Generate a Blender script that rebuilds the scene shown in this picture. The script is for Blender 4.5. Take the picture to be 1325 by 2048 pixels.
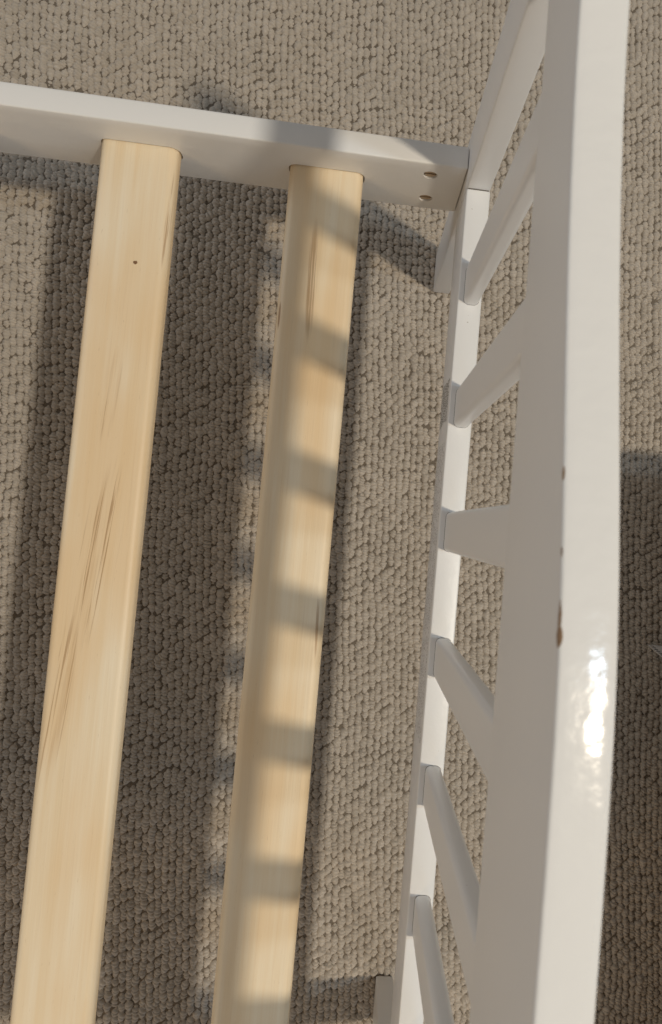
import bpy, bmesh, math, random
import numpy as np
from mathutils import Vector

for o in list(bpy.data.objects): bpy.data.objects.remove(o)
S = bpy.context.scene
C = S.collection
random.seed(7); rng = np.random.default_rng(11)

# ------------------------------------------------------------------ camera
cam = bpy.data.cameras.new('camera'); camo = bpy.data.objects.new('camera', cam); C.objects.link(camo)
camo.location = (-0.0574, 0.4504, 0.7476)
camo.rotation_euler = (0.0347, -0.113, 0.0822)
cam.sensor_fit = 'VERTICAL'; cam.sensor_height = 36.0; cam.sensor_width = 23.29
cam.lens = 1450.0 / 2048 * 36.0
cam.shift_x = (662.5 - 880.3) / 2048; cam.shift_y = (999.4 - 1024) / 2048
cam.clip_start = 0.01; cam.clip_end = 50
cam.dof.use_dof = True; cam.dof.focus_distance = 0.60; cam.dof.aperture_fstop = 15.0
S.camera = camo

# ------------------------------------------------------------------ world: dim even room light
w = bpy.data.worlds.new('World'); S.world = w; w.use_nodes = True
bg = w.node_tree.nodes['Background']; bg.inputs[0].default_value = (1.0, 0.945, 0.87, 1); bg.inputs[1].default_value = 0.150

# ------------------------------------------------------------------ lamps: the room's two ceiling bulbs and added soft fill lights
def bulb(name, loc, power, col, rad):
    l = bpy.data.lights.new(name, 'POINT'); l.energy = power; l.color = col; l.shadow_soft_size = rad
    o = bpy.data.objects.new(name, l); o.location = loc; C.objects.link(o); return o
bulb('ceiling_bulb_warm', (1.15, 0.10, 2.64), 144, (1.0, 0.87, 0.68), 0.072)
bulb('ceiling_bulb_cool', (1.15, 0.40, 2.62), 33, (0.62, 0.81, 1.0), 0.07)
bulb('warm_fill_light', (-0.9, -0.9, 0.95), 11, (1.0, 0.66, 0.32), 0.20)  # added warm fill for the lower left; no lamp is known there
def fill_panel(name, loc, aim, sx, sy, power, col):  # area light used for the added fills
    l = bpy.data.lights.new(name, 'AREA'); l.shape = 'RECTANGLE'; l.size = sx; l.size_y = sy; l.energy = power; l.color = col
    o = bpy.data.objects.new(name, l); o.location = loc; o.rotation_euler = (Vector(aim) - Vector(loc)).to_track_quat('-Z', 'Y').to_euler(); C.objects.link(o)
fill_panel('left_fill_light', (-2.3, 1.5, 1.25), (0, 0.5, 0.3), 1.5, 1.3, 12, (0.90, 0.94, 1.0))  # added soft fill that lifts the left-facing sides; its source is made up
fill_panel('cool_fill_light', (0.9, -2.6, 1.3), (0, 0.5, 0.3), 0.9, 1.6, 12, (0.62, 0.80, 1.0))  # invented cool fill, brightens post and baluster faces turned to the near end

S.view_settings.view_transform = 'Standard'; S.view_settings.look = 'None'
S.view_settings.exposure = 0.0; S.view_settings.gamma = 1.0; S.view_settings.use_curve_mapping = False
S.render.engine = 'CYCLES'

# ------------------------------------------------------------------ helpers
def obj(name, me, mat, parent=None, smooth=False):
    if isinstance(me, bmesh.types.BMesh):
        m = bpy.data.meshes.new(name); me.normal_update(); me.to_mesh(m); me.free(); me = m
    o = bpy.data.objects.new(name, me); C.objects.link(o)
    if mat and not me.materials: me.materials.append(mat)
    if parent: o.parent = parent
    if smooth:
        me.polygons.foreach_set('use_smooth', [True] * len(me.polygons))
    return o
def tag(o, label=None, cat=None, group=None, kind=None):
    for k, v in (('label', label), ('category', cat), ('group', group), ('kind', kind)):
        if v: o[k] = v
    return o
def sharp(o, deg=40):
    me = o.data
    me.polygons.foreach_set('use_smooth', [True] * len(me.polygons))
    me.set_sharp_from_angle(angle=math.radians(deg))
def boxbm(x0, x1, y0, y1, z0, z1, bev=0.0015, seg=3):
    bm = bmesh.new(); bmesh.ops.create_cube(bm, size=1)
    for v in bm.verts:
        v.co = Vector(((x0 + x1) / 2 + v.co.x * (x1 - x0), (y0 + y1) / 2 + v.co.y * (y1 - y0), (z0 + z1) / 2 + v.co.z * (z1 - z0)))
    if bev: bmesh.ops.bevel(bm, geom=bm.edges[:], offset=bev, segments=seg, profile=0.5, affect='EDGES')
    return bm
def rrect(w, h, r, n=6, off=0.0):
    """rounded-rectangle outline, counter-clockwise, centred"""
    w += 2 * off; h += 2 * off; r += off; out = []
    for cx, cy, a0 in ((w/2-r, h/2-r, 0), (-w/2+r, h/2-r, 90), (-w/2+r, -h/2+r, 180), (w/2-r, -h/2+r, 270)):
        for k in range(n + 1):
            a = math.radians(a0 + 90 * k / n); out.append((cx + r * math.cos(a), cy + r * math.sin(a)))
    return out
def sweep(loops, closed_caps=True):
    bm = bmesh.new(); L = [[bm.verts.new(p) for p in lp] for lp in loops]; n = len(L[0])
    for a, b in zip(L, L[1:]):
        for i in range(n): bm.faces.new((a[i], a[(i+1) % n], b[(i+1) % n], b[i]))
    if closed_caps: bm.faces.new(L[0][::-1]); bm.faces.new(L[-1])
    bmesh.ops.recalc_face_normals(bm, faces=bm.faces[:])
    return bm
def boolean(o, cutters):
    for c in cutters:
        m = o.modifiers.new('b', 'BOOLEAN'); m.operation = 'DIFFERENCE'; m.object = c; m.solver = 'EXACT'
    dg = bpy.context.evaluated_depsgraph_get(); dg.update()
    me = bpy.data.meshes.new_from_object(o.evaluated_get(dg)); o.modifiers.clear(); old = o.data; o.data = me
    for c in cutters: bpy.data.objects.remove(c)

# ------------------------------------------------------------------ materials
def mat(name):
    m = bpy.data.materials.new(name); m.use_nodes = True; nt = m.node_tree
    return m, nt, nt.nodes['Principled BSDF']
def N(nt, t, **kw):
    n = nt.nodes.new(t)
    for k, v in kw.items():
        if k in n.inputs: n.inputs[k].default_value = v
        else: setattr(n, k, v)
    return n
def math_(nt, op, a, b=None, c=None):
    n = nt.nodes.new('ShaderNodeMath'); n.operation = op
    for i, x in enumerate((a, b, c)):
        if x is None: continue
        if hasattr(x, 'default_value'): nt.links.new(x, n.inputs[i])
        else: n.inputs[i].default_value = x
    return n.outputs[0]
def mix(nt, fac, a, b):
    n = nt.nodes.new('ShaderNodeMix'); n.data_type = 'RGBA'
    for sock, x in ((n.inputs[0], fac), (n.inputs[6], a), (n.inputs[7], b)):
        if hasattr(x, 'default_value'): nt.links.new(x, sock)
        else: sock.default_value = x if not isinstance(x, tuple) else (*x, 1)
    return n.outputs[2]
def ramp(nt, src, a, b):
    n = nt.nodes.new('ShaderNodeMapRange'); n.interpolation_type = 'SMOOTHSTEP'
    nt.links.new(src, n.inputs[0]); n.inputs[1].default_value = a; n.inputs[2].default_value = b
    return n.outputs[0]
def noise(nt, vec, scale, detail=3, rough=0.5):
    n = nt.nodes.new('ShaderNodeTexNoise'); n.inputs['Scale'].default_value = scale
    n.inputs['Detail'].default_value = detail; n.inputs['Roughness'].default_value = rough
    nt.links.new(vec, n.inputs['Vector']); return n.outputs['Fac']
def mapped(nt, vec, sc, loc=(0, 0, 0), rot=(0, 0, 0)):
    n = nt.nodes.new('ShaderNodeMapping'); n.inputs['Scale'].default_value = sc; n.inputs['Location'].default_value = loc
    n.inputs['Rotation'].default_value = rot
    nt.links.new(vec, n.inputs['Vector']); return n.outputs[0]
def bump(nt, bsdf, h, strength, dist):
    n = nt.nodes.new('ShaderNodeBump'); n.inputs['Strength'].default_value = strength; n.inputs['Distance'].default_value = dist
    nt.links.new(h, n.inputs['Height']); nt.links.new(n.outputs[0], bsdf.inputs['Normal'])
def ocoord(nt): return nt.nodes.new('ShaderNodeTexCoord').outputs['Object']

def white_paint(name, rough=0.38, chips=None, specks=True, wave=0.0):
    m, nt, b = mat(name); oc = ocoord(nt)
    big = noise(nt, oc, 9, 3); col = mix(nt, big, (0.80, 0.795, 0.785), (0.825, 0.82, 0.81))
    if specks:
        sp = ramp(nt, noise(nt, oc, 420, 2), 0.75, 0.80); sp2 = ramp(nt, noise(nt, oc, 40, 2), 0.52, 0.62)
        col = mix(nt, math_(nt, 'MULTIPLY', math_(nt, 'MULTIPLY', sp, sp2), 0.75), col, (0.30, 0.23, 0.17))
    if chips: col = chips(nt, oc, col)
    nt.links.new(col, b.inputs['Base Color'])
    b.inputs['Roughness'].default_value = rough
    peel = math_(nt, 'ADD', math_(nt, 'MULTIPLY', noise(nt, oc, 130, 2), 1.0), math_(nt, 'MULTIPLY', noise(nt, oc, 700, 2), 0.25))
    if wave: peel = math_(nt, 'ADD', peel, math_(nt, 'MULTIPLY', noise(nt, oc, 75, 2), 1.3 * wave))
    bump(nt, b, peel, 0.22, 0.0008)
    return m
PAINT = white_paint('white_paint')

AD = [0, .03, .05, .07, .092, .124, .156, .2, .24, .268, .30, .36]
AZ = [.5467, .5466, .5460, .5446, .5412, .5354, .5285, .5205, .5152, .5127, .5120, .5118]
def ztop(y):
    d = abs(y - 0.35)
    return sum(float(np.interp(abs(d + e), AD, AZ)) for e in (-.02, -.01, 0, .01, .02)) / 5
def chipmask(nt, oc, col):
    """bare-wood chips along the worn top inner edge of the top rail"""
    sep = nt.nodes.new('ShaderNodeSeparateXYZ'); nt.links.new(oc, sep.inputs[0])
    x, y, z = sep.outputs
    n1 = noise(nt, mapped(nt, oc, (420, 190, 420)), 1.0, 4, 0.65); out = None
    for yc, half, wid, drop in ((0.4232, 0.0038, 0.0011, 0.0022), (0.4300, 0.0058, 0.0006, 0.0012), (0.4478, 0.0026, 0.0004, 0.0009), (0.4712, 0.0026, 0.0004, 0.0010)):
        r = None
        for cc, c0, h in ((y, yc, half), (x, 0.0027, wid), (z, ztop(yc) - 0.0004, drop)):
            t = math_(nt, 'POWER', math_(nt, 'DIVIDE', math_(nt, 'ABSOLUTE', math_(nt, 'SUBTRACT', cc, c0)), h), 2)
            r = t if r is None else math_(nt, 'ADD', r, t)
        k = math_(nt, 'SUBTRACT', math_(nt, 'ADD', 0.9, math_(nt, 'MULTIPLY', math_(nt, 'SUBTRACT', n1, 0.5), 2.2)), r)
        out = k if out is None else math_(nt, 'MAXIMUM', out, k)
    wood = mix(nt, n1, (0.15, 0.08, 0.045), (0.42, 0.28, 0.17))
    return mix(nt, ramp(nt, out, 0.0, 0.35), col, wood)
PAINT_TOP = white_paint('white_gloss_paint', 0.16, chipmask, False, 2.4)
PAINT_TOP.node_tree.nodes['Principled BSDF'].inputs['Specular IOR Level'].default_value = 0.36
PAINT_SIDE = white_paint('white_rail_paint', 0.45, chipmask, False)
def wood(name, seed, streaks=(), warm=0.5):
    m, nt, b = mat(name); oc = ocoord(nt)
    sep = nt.nodes.new('ShaderNodeSeparateXYZ'); nt.links.new(oc, sep.inputs[0]); x, y, z = sep.outputs
    g = noise(nt, mapped(nt, oc, (150, 5.0, 150), (seed, seed * 2.3, 0), (0, 0, 0.045)), 1.0, 5, 0.6)
    g2 = noise(nt, mapped(nt, oc, (900, 14, 900), (seed, 0, 0)), 1.0, 3, 0.6)
    blot = noise(nt, mapped(nt, oc, (22, 6, 22), (seed * 3, 0, 0)), 1.0, 2, 0.5)
    col = mix(nt, ramp(nt, g, 0.30, 0.72), (0.83, 0.67, 0.45), (0.88, 0.76, 0.57))
    col = mix(nt, math_(nt, 'MULTIPLY', ramp(nt, blot, 0.42, 0.68), 0.6), col, (0.79, 0.555, 0.30))
    col = mix(nt, math_(nt, 'MULTIPLY', ramp(nt, g2, 0.55, 0.80), 0.22), col, (0.60, 0.42, 0.25))
    pores = ramp(nt, noise(nt, mapped(nt, oc, (1500, 120, 1500), (seed, 1, 0)), 1.0, 2), 0.70, 0.78)
    col = mix(nt, math_(nt, 'MULTIPLY', pores, 0.30), col, (0.40, 0.25, 0.13))
    for (x0, y0, hx, hy, tilt, dens, dark) in streaks:
        dx = math_(nt, 'SUBTRACT', x, x0); dy = math_(nt, 'SUBTRACT', y, y0)
        xs = math_(nt, 'SUBTRACT', dx, math_(nt, 'MULTIPLY', dy, tilt))
        e = math_(nt, 'ADD', math_(nt, 'POWER', math_(nt, 'DIVIDE', math_(nt, 'ABSOLUTE', xs), hx), 2.0),
                  math_(nt, 'POWER', math_(nt, 'DIVIDE', math_(nt, 'ABSOLUTE', dy), hy), 2.0))
        inside = ramp(nt, e, 1.0, 0.25)
        comb = nt.nodes.new('ShaderNodeCombineXYZ'); nt.links.new(math_(nt, 'MULTIPLY', xs, 620.0), comb.inputs[0])
        nt.links.new(math_(nt, 'MULTIPLY', dy, 9.0), comb.inputs[1]); comb.inputs[2].default_value = seed + x0 * 50 + y0 * 9
        sn = noise(nt, comb.outputs[0], 1.0, 4, 0.62)
        line = ramp(nt, sn, dens, dens + 0.10)
        comb2 = nt.nodes.new('ShaderNodeCombineXYZ'); nt.links.new(math_(nt, 'MULTIPLY', xs, 260.0), comb2.inputs[0])
        nt.links.new(math_(nt, 'MULTIPLY', dy, 7.0), comb2.inputs[1]); comb2.inputs[2].default_value = seed + 4 + x0 * 50 + y0 * 9
        broad = ramp(nt, noise(nt, comb2.outputs[0], 1.0, 5, 0.6), 0.46, 0.66)
        col = mix(nt, math_(nt, 'MULTIPLY', math_(nt, 'MULTIPLY', broad, inside), 0.45), col, (0.56, 0.36, 0.18))
        col = mix(nt, math_(nt, 'MULTIPLY', math_(nt, 'MULTIPLY', line, inside), dark), col, (0.38, 0.215, 0.095))
    nt.links.new(col, b.inputs['Base Color']); b.inputs['Roughness'].default_value = 0.48
    bump(nt, b, math_(nt, 'ADD', g2, math_(nt, 'MULTIPLY', g, 0.6)), 0.25, 0.0005)
    return m

METAL, nt, b = mat('zinc_steel'); oc = ocoord(nt)
nt.links.new(mix(nt, noise(nt, oc, 700, 3), (0.45, 0.33, 0.22), (0.66, 0.52, 0.37)), b.inputs['Base Color'])
b.inputs['Metallic'].default_value = 0.75; b.inputs['Roughness'].default_value = 0.42
INK, nt, b = mat('printed_ink'); b.inputs['Base Color'].default_value = (0.20, 0.17, 0.13, 1); b.inputs['Roughness'].default_value = 0.6
SEAM, nt, b = mat('joint_gap'); b.inputs['Base Color'].default_value = (0.10, 0.085, 0.07, 1); b.inputs['Roughness'].default_value = 0.9
KNOT, nt, b = mat('knot_wood'); oc = ocoord(nt)
nt.links.new(mix(nt, noise(nt, oc, 900, 3), (0.10, 0.045, 0.018), (0.30, 0.16, 0.07)), b.inputs['Base Color']); b.inputs['Roughness'].default_value = 0.7

YARN, nt, b = mat('carpet_yarn')
oi = nt.nodes.new('ShaderNodeObjectInfo'); oc = ocoord(nt)
pos = nt.nodes.new('ShaderNodeNewGeometry').outputs['Position']
tone = math_(nt, 'ADD', math_(nt, 'MULTIPLY', oi.outputs['Random'], 0.55), math_(nt, 'MULTIPLY', noise(nt, pos, 14, 3), 0.45))
col = mix(nt, tone, (0.46, 0.408, 0.345), (0.59, 0.528, 0.455))
col = mix(nt, math_(nt, 'MULTIPLY', ramp(nt, noise(nt, pos, 900, 3), 0.45, 0.8), 0.40), col, (0.36, 0.305, 0.245))
nt.links.new(col, b.inputs['Base Color']); b.inputs['Roughness'].default_value = 0.95
b.inputs['Specular IOR Level'].default_value = 0.15
b.inputs['Sheen Weight'].default_value = 0.12; b.inputs['Sheen Roughness'].default_value = 0.5
bump(nt, b, noise(nt, pos, 1500, 3, 0.6), 0.6, 0.0006)
BACK, nt, b = mat('carpet_backing'); oc = ocoord(nt)
nt.links.new(mix(nt, noise(nt, oc, 300, 3), (0.13, 0.105, 0.08), (0.22, 0.185, 0.145)), b.inputs['Base Color']); b.inputs['Roughness'].default_value = 1.0
bump(nt, b, noise(nt, oc, 110, 3), 0.8, 0.004)

# ------------------------------------------------------------------ carpet
bm = bmesh.new(); bmesh.ops.create_grid(bm, x_segments=8, y_segments=8, size=1.6)
carpet = obj('carpet', bm, BACK); carpet.location = (0, 0.4, -0.0042); tag(carpet, kind='structure')

tufts = bpy.data.collections.new('tuft_shapes')
def tuft(k):
    """one yarn loop: a lens-shaped arch of several twisted plies lying side by side"""
    r = random.Random(k * 31 + 5)
    ns, nf = 44, 14; vs = []; fs = []
    ncyc = r.uniform(3.4, 4.8); tw = r.uniform(-2.2, 2.2); ph = r.uniform(0, 6.28); Lh = 0.0071 * r.uniform(0.93, 1.1)
    w0 = 0.0053 * r.uniform(0.95, 1.06); h0 = 0.0074; bend = r.uniform(-0.0010, 0.0010); lean = r.uniform(-0.15, 0.15); chev = r.uniform(-1.6, 1.6)
    skew = r.uniform(-0.22, 0.22); wv = [r.uniform(0.5, 1.2) for _ in range(12)]
    for i in range(ns + 1):
        s = -1 + 2 * i / ns
        sk = s + skew * (1 - s * s)
        prof = max(0.0, 1 - abs(sk) ** 1.8) ** 0.85
        for j in range(nf + 1):
            f = math.pi * j / nf; c = math.cos(f)
            arg = ncyc * (s + 1) / 2 + (tw * c + chev * c * c + 0.5 * math.sin(3 * c + ph) + ph) / 6.28
            g = abs(math.sin(math.pi * arg)) ** 0.7 * wv[int(math.floor(arg)) % 12]
            rib = 0.68 + 0.33 * g
            x = w0 * prof * (0.84 + 0.16 * g) * c * (1 + 0.08 * math.sin(5 * s + ph)) + bend * s * s
            z = -0.0064 + h0 * prof ** 0.7 * rib * (1 - abs(c) ** 2.0) ** 0.75 + lean * x
            vs.append((x, s * Lh, z))
    for i in range(ns):
        for j in range(nf):
            a = i * (nf + 1) + j; fs.append((a, a + 1, a + nf + 2, a + nf + 1))
    me = bpy.data.meshes.new('tuft'); me.from_pydata(vs, [], fs); me.materials.append(YARN)
    me.polygons.foreach_set('use_smooth', [True] * len(fs))
    o = bpy.data.objects.new('tuft', me); tufts.objects.link(o)
NV = 14
for k in range(NV): tuft(k)
px, py = 0.0066, 0.0094
x0, x1, y0, y1 = -0.85, 0.75, -0.45, 1.45
cols = int((x1 - x0) / px); pts = []
for i in range(cols):
    y = y0 + py * (0.44 * i % 1.0) + 0.0012 * math.sin(i * 0.7)
    while y < y1:                                    # columns of loops, each column shifted against the next
        wob = 0.0011 * math.sin(y * 23 + 1.3) + 0.0006 * math.sin(y * 61 + i * 0.4)
        pts.append((x0 + i * px + wob + rng.normal(0, 0.00038), y + rng.normal(0, 0.0006)))
        y += py * (1 + 0.03 * math.sin(y * 37) + rng.normal(0, 0.015))
pts = np.array(pts); a = 0.07; ca, sa = math.cos(a), math.sin(a); cx, cy = -0.05, 0.5
P = np.empty((len(pts), 3)); dx, dy = pts[:, 0] - cx, pts[:, 1] - cy
P[:, 0] = cx + ca * dx - sa * dy; P[:, 1] = cy + sa * dx + ca * dy
P[:, 2] = rng.normal(-0.0008, 0.0006, len(pts))
me = bpy.data.meshes.new('carpet_loops'); me.vertices.add(len(P)); me.vertices.foreach_set('co', P.ravel())
at = me.attributes.new('rz', 'FLOAT', 'POINT'); at.data.foreach_set('value', rng.normal(a - 0.16, 0.17, len(P)))
at = me.attributes.new('sc', 'FLOAT', 'POINT'); at.data.foreach_set('value', rng.uniform(0.90, 1.10, len(P)))
at = me.attributes.new('var', 'INT', 'POINT'); at.data.foreach_set('value', rng.integers(0, NV, len(P)).astype(np.int32))
loops = obj('carpet_loops', me, None, carpet); loops.location = (0, -0.4, 0.0042)
me.materials.append(YARN); tag(loops, kind='stuff')
ng = bpy.data.node_groups.new('scatter_loops', 'GeometryNodeTree')
ng.interface.new_socket('Geometry', in_out='INPUT', socket_type='NodeSocketGeometry'); ng.interface.new_socket('Geometry', in_out='OUTPUT', socket_type='NodeSocketGeometry')
gi = ng.nodes.new('NodeGroupInput'); go = ng.nodes.new('NodeGroupOutput')
ci = ng.nodes.new('GeometryNodeCollectionInfo'); ci.inputs['Collection'].default_value = tufts; ci.inputs['Separate Children'].default_value = True; ci.inputs['Reset Children'].default_value = True
ip = ng.nodes.new('GeometryNodeInstanceOnPoints'); ip.inputs['Pick Instance'].default_value = True
def attr(n, t):
    q = ng.nodes.new('GeometryNodeInputNamedAttribute'); q.data_type = t; q.inputs['Name'].default_value = n; return q.outputs['Attribute']
cb = ng.nodes.new('ShaderNodeCombineXYZ'); ng.links.new(attr('rz', 'FLOAT'), cb.inputs[2])
ng.links.new(gi.outputs[0], ip.inputs['Points']); ng.links.new(ci.outputs[0], ip.inputs['Instance'])
ng.links.new(attr('var', 'INT'), ip.inputs['Instance Index']); ng.links.new(cb.outputs[0], ip.inputs['Rotation']); ng.links.new(attr('sc', 'FLOAT'), ip.inputs['Scale'])
ng.links.new(ip.outputs[0], go.inputs[0])
md = loops.modifiers.new('scatter', 'NODES'); md.node_group = ng

# ------------------------------------------------------------------ bed frame
W = 0.70
ZT, ZB, TR = 0.2367, 0.1806, 0.0174          # bottom rail
ZL, XL, XR = 0.4586, 0.0025, 0.0212          # top rail
YI, YO, SZ, SB = 0.7135, 0.7299, 0.2369, 0.1639
bed = bpy.data.objects.new('bed_frame', None); C.objects.link(bed); bed.location = (0, 0.35, 0)
tag(bed, 'white painted wooden bed frame with bare pale slats, standing on the grey carpet', 'bed frame')
def part(name, bm, m, parent=bed, sm=40):
    o = obj(name, bm, m, parent)
    # geometry is written in world coordinates; the bed sits at (0, .35, 0)
    if parent is bed: o.location = (0, -0.35, 0)
    if sm: sharp(o, sm)
    return o

# posts
for (a0, a1) in ((W, 0.7403), (-0.0403, 0.0)):
    part('post', boxbm(0, TR, a0, a1, -0.0012, 0.492, 0.0013), PAINT)
# bottom rail
brail = part('bottom_rail', boxbm(0.0, TR, 0.0006, W - 0.0006, ZB, ZT, 0.0012), PAINT)
# dark hairline joints where the rail butts the posts
for yy in (0.0, W):
    o = part('joint_line', boxbm(0.0012, TR - 0.0012, yy - 0.0008, yy + 0.0008, ZB + 0.001, ZT - 0.0006, 0), SEAM, brail, 0)

# printed lines on the inner face of the bottom rail (too small to read in the photograph)
bm = bmesh.new(); r = random.Random(3)
def dash(y0, y1, z, h):
    v = [bm.verts.new((-0.00025, yy, zz)) for yy, zz in ((y0, z), (y0, z + h), (y1, z + h), (y1, z))]; bm.faces.new(v)
for row in range(9):
    z = 0.1850 + row * 0.0050; y = 0.562
    while y > 0.531:
        l = r.uniform(0.0006, 0.0016)
        if r.random() < 0.84: dash(y - l, y, z, r.uniform(0.0018, 0.0026))
        y -= l + r.uniform(0.0004, 0.0009)
for row in range(5):
    z = 0.1880 + row * 0.0095; y = 0.515
    while y > 0.300:
        l = r.uniform(0.0006, 0.0022)
        if r.random() < 0.8: dash(y - l, y, z, r.uniform(0.0010, 0.0016))
        y -= l + r.uniform(0.0004, 0.0012)
pr = part('printed_text', bm, INK, brail, 0)
pr['label'] = 'tiny grey printed lines on the inner face of the rail'

# top rail: flat lower edge, camel-back top
def toprail_loop(y):
    zt = ztop(y); lp = []
    def arc(cx, cz, r, a0, a1, n):
        for k in range(n + 1):
            a = math.radians(a0 + (a1 - a0) * k / n); lp.append((cx + r * math.cos(a), y, cz + r * math.sin(a)))
    rl, rb, rr = 0.0014, 0.0022, 0.0030
    arc(XL + rb, ZL + rb, rb, 270, 180, 4)
    arc(XL + rl, zt - rl, rl, 180, 92, 5)
    for k in range(1, 6):                                    # gently crowned top
        t = k / 6; x = XL + rl + (XR - XL - rl - rr) * t; u = x - XL - rl; lp.append((x, y, zt + 0.00005 - 2.7 * u * u))
    arc(XR - rr, zt - rr - 0.00055, rr, 80, 0, 7)
    arc(XR - rb, ZL + rb, rb, 0, -90, 4)
    return lp
trail = part('top_rail', sweep([toprail_loop(0.0006 + (W - 0.0012) * k / 90) for k in range(91)]), PAINT_TOP, bed, 50)
trail.data.materials.append(PAINT_SIDE)
for p_ in trail.data.polygons:
    if p_.normal.z < 0.6: p_.material_index = 1

# balusters: seven flat slats with rounded edges
BX0, BX1, BW = 0.0043, 0.0152, 0.0281
prof = rrect(BX1 - BX0, BW, 0.0036, 6)
for k in range(7):
    yc = 0.6147 - 0.089 * k + BW / 2; xc = (BX0 + BX1) / 2
    o = part('baluster', sweep([[(xc + p[0], yc + p[1], z) for p in prof] for z in (ZT - 0.004, ZT + 0.05, ZL - 0.05, ZL + 0.004)]), PAINT, bed, 50)
    pf = rrect(BX1 - BX0, BW, 0.0036, 6, 0.00018)
    part('joint_line', sweep([[(xc + p[0], yc + p[1], z) for p in pf] for z in (ZT - 0.001, ZT + 0.00022)]), SEAM, o, 0).location = (0, 0, 0)

# side rails with mortises and cross-dowel holes
SLX = [-0.1032 - 0.1355 * k for k in range(5)]
SW, ST, SR, STOP = 0.0547, 0.0170, 0.0062, 0.2082
for name, (a0, a1), inner in (('side_rail', (YI, YO), YI), ('side_rail', (-0.0299, -0.0135), -0.0135)):
    far = inner == YI
    rail = part('side_rail', boxbm(-0.95, -0.0004, a0, a1, SB, SZ, 0.0013), PAINT, bed, 0)
    cut = []
    for sx in SLX:
        pf = rrect(SW, ST, SR, 6, 0.0011)
        c = obj('cut', sweep([[(sx + p[0], y, STOP - ST / 2 + p[1]) for p in pf] for y in ((inner - 0.006, inner + 0.011) if far else (inner - 0.011, inner + 0.006))]), None); cut.append(c)
    for zc in ((0.2201, 0.1820) if far else ()):
        c = obj('cut', sweep([[(-0.0263 + 0.0054 * math.cos(t * math.tau / 32), y, zc + 0.0054 * math.sin(t * math.tau / 32)) for t in range(32)] for y in (YI - 0.004, YI + 0.010)]), None); cut.append(c)
    rl_loc = rail.location.copy(); rail.parent = None; rail.location = (0, 0, 0)
    boolean(rail, cut)
    rail.parent = bed; rail.location = rl_loc
    rail.data.materials.clear(); rail.data.materials.append(PAINT); sharp(rail, 30)
    if far:
        for zc in (0.2201, 0.1820):
            bm = bmesh.new()
            for sgn in (-1, 1):                       # two half discs with the screwdriver slot between them
                lp0 = []; n = 14; a0_ = math.asin(0.0009 / 0.0046)
                for t in range(n + 1):
                    an = a0_ + (math.pi - 2 * a0_) * t / n; lp0.append((0.0046 * math.cos(an), sgn * 0.0046 * math.sin(an)))
                tl = math.radians(5); rot = [(p * math.cos(tl) - q * math.sin(tl), p * math.sin(tl) + q * math.cos(tl)) for p, q in lp0]
                L = [[bm.verts.new((-0.0263 + p * f, y, zc + q * f)) for p, q in rot] for y, f in ((YI + 0.0098, 1), (YI + 0.0016, 1), (YI + 0.0011, 0.92))]
                for aL, bL in zip(L, L[1:]):
                    for i in range(len(aL)): bm.faces.new((aL[i], aL[(i+1) % len(aL)], bL[(i+1) % len(aL)], bL[i]))
                bm.faces.new(L[-1])
            vs = [bm.verts.new((-0.0263 + sx_ * 0.0046, YI + 0.0040, zc + sz_ * 0.0046)) for sx_, sz_ in ((-.9, -.2), (.9, -.2), (.9, .25), (-.9, .25))]; bm.faces.new(vs)
            bmesh.ops.recalc_face_normals(bm, faces=bm.faces[:])
            part('barrel_nut', bm, METAL, rail, 30)

# slats
slat_pf = rrect(SW, ST, SR, 7)
mats = [wood('slat_wood_streaked', 3.1, [(-0.1065, 0.628, 0.0042, 0.050, -0.02, 0.44, 0.6), (-0.128, 0.60, 0.0010, 0.012, 0, 0.2, 0.9), (-0.0805, 0.375, 0.0012, 0.028, -0.03, 0.40, 0.7)]),
        wood('slat_wood_figured', 8.7, [(-0.2410, 0.530, 0.0075, 0.040, 0.055, 0.54, 0.5), (-0.238, 0.415, 0.0150, 0.075, 0.080, 0.55, 0.7), (-0.255, 0.31, 0.0095, 0.070, 0.075, 0.53, 0.65), (-0.2135, 0.66, 0.002, 0.04, 0.02, 0.45, .6)]),
        wood('slat_wood_plain', 5.2)]
for k, sx in enumerate(SLX):
    o = part('slat', sweep([[(sx + p[0], y, STOP - ST / 2 + p[1]) for p in slat_pf] for y in np.linspace(-0.0215, 0.7215, 25)]), mats[min(k, 2)], bed, 35)
    if k == 1:
        bm = bmesh.new(); r = random.Random(5)
        c0 = bm.verts.new((-0.2329, 0.6261, STOP + 0.0003)); rim = [bm.verts.new((-0.2329 + 0.0015 * math.cos(t * math.tau / 12) * r.uniform(.7, 1.2), 0.6261 + 0.0013 * math.sin(t * math.tau / 12) * r.uniform(.7, 1.2), STOP + 0.00012)) for t in range(12)]
        for t in range(12): bm.faces.new((c0, rim[t], rim[(t+1) % 12]))
        part('knot', bm, KNOT, o, 0)
    if k == 0:
        bm = boxbm(sx - SW/2 - 0.0002, sx - SW/2 + 0.0006, 0.584, 0.597, STOP - 0.0085, STOP - 0.0058, 0.0002, 1)
        part('bark_nick', bm, KNOT, o, 0)

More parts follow.
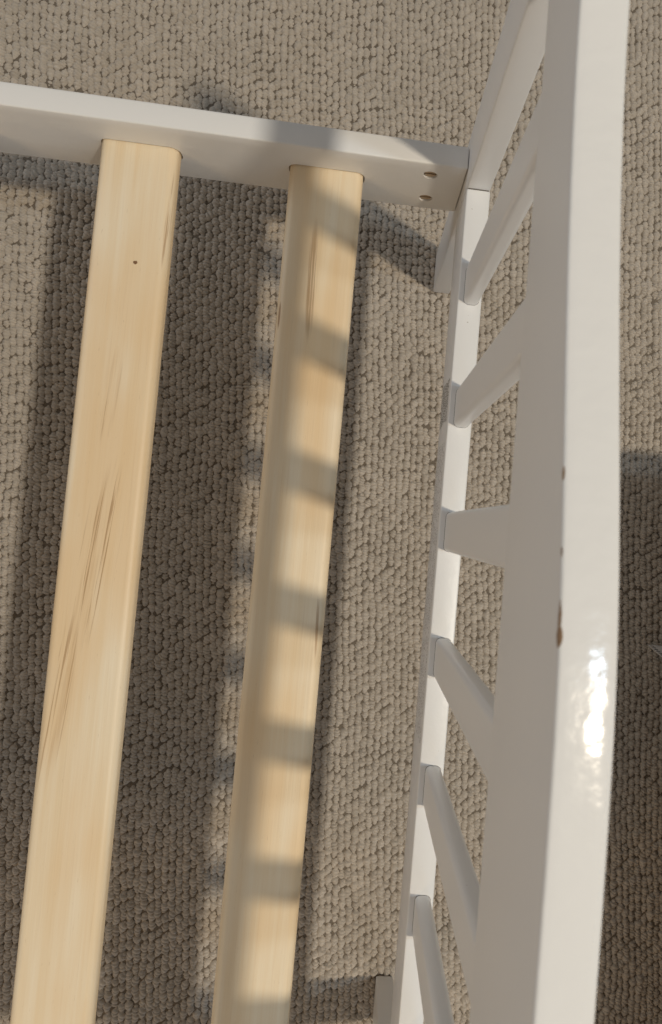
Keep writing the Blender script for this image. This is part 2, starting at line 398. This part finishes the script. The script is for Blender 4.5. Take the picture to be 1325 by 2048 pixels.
# ------------------------------------------------------------------ added unseen blocker shading the carpet beyond the headboard, and the cloth corner under it
BLOCKER_MAT, nt, b = mat('blocker_wood'); oc = ocoord(nt)
nt.links.new(mix(nt, noise(nt, mapped(nt, oc, (60, 4, 60)), 1.0, 4), (0.30, 0.20, 0.12), (0.42, 0.29, 0.18)), b.inputs['Base Color']); b.inputs['Roughness'].default_value = 0.5
shade_blocker = bpy.data.objects.new('low_shade_blocker', None); C.objects.link(shade_blocker); shade_blocker.location = (0.55, -0.05, 0)
tag(shade_blocker, 'low brown wooden blocker added out of view to shade the carpet past the headboard', 'shade_blocker')
def bpart(n, x0, x1, y0, y1, z0, z1):
    o = obj(n, boxbm(x0 - .55, x1 - .55, y0 + .05, y1 + .05, z0, z1, 0.003), BLOCKER_MAT, shade_blocker); sharp(o, 40)
bpart('blocker_top', 0.283, 0.44, -0.62, 0.520, 0.175, 0.200)
for xx in (0.335, 0.395):
    for yy in (-0.56, 0.42): bpart('leg', xx, xx + 0.04, yy, yy + 0.04, -0.001, 0.1748)
for xx in (0.335, 0.395): bpart('stretcher', xx + 0.008, xx + 0.032, -0.5195, 0.4195, 0.06, 0.09)

CLOTH, nt, b = mat('woven_cloth'); oc = ocoord(nt)
wv = nt.nodes.new('ShaderNodeTexWave'); wv.inputs['Scale'].default_value = 330; wv.inputs['Distortion'].default_value = 1.0; nt.links.new(oc, wv.inputs['Vector'])
nt.links.new(mix(nt, wv.outputs['Fac'], (0.80, 0.78, 0.76), (0.90, 0.89, 0.88)), b.inputs['Base Color']); b.inputs['Roughness'].default_value = 0.9
bump(nt, b, wv.outputs['Fac'], 0.7, 0.001)
bm = bmesh.new(); n = 18; G = {}
ax, ay, bx_, by_ = 0.995, -0.06, 0.80, -0.60
for i in range(n + 1):
    for j in range(n + 1):
        u, v = i / n * 0.11, j / n * 0.11
        x = 0.2625 + u * ax + v * bx_ ; y = 0.3494 + u * ay + v * by_
        z = 0.0095 + 0.0025 * math.sin(u * 60 + v * 25) * min(1, (u + v) / 0.05) + 0.004 * math.sin(v * 75) * min(1, v / .03)
        G[i, j] = bm.verts.new((x - 0.2625, y - 0.3494, z))
for i in range(n):
    for j in range(n): bm.faces.new((G[i, j], G[i+1, j], G[i+1, j+1], G[i, j+1]))
bmesh.ops.recalc_face_normals(bm, faces=bm.faces[:])
bmesh.ops.solidify(bm, geom=bm.faces[:], thickness=0.005)
cl = obj('cloth', bm, CLOTH, None, True); cl.location = (0.2560, 0.3505, 0)
tag(cl, 'corner of a pale grey woven cloth lying on the shaded carpet', 'cloth')
st = bmesh.new()
for i in range(40):
    u = i / 40 * 0.11
    for (dx_, dy_, ox, oy) in ((bx_, by_, ax, ay),):
        x = u * dx_ + 0.0022 * ox; y = u * dy_ + 0.0022 * oy
        z = 0.0100 + 0.0025 * math.sin(u * 25) * min(1, u / 0.05) + 0.004 * math.sin(u * 75) * min(1, u / .03)
        q = [st.verts.new((x + p * ox * .0022 + s * dx_ * .0006, y + p * oy * .0022 + s * dy_ * .0006, z)) for p, s in ((-1, -1), (1, -1), (1, 1), (-1, 1))]; st.faces.new(q)
obj('edge_stitching', st, SEAM, cl)
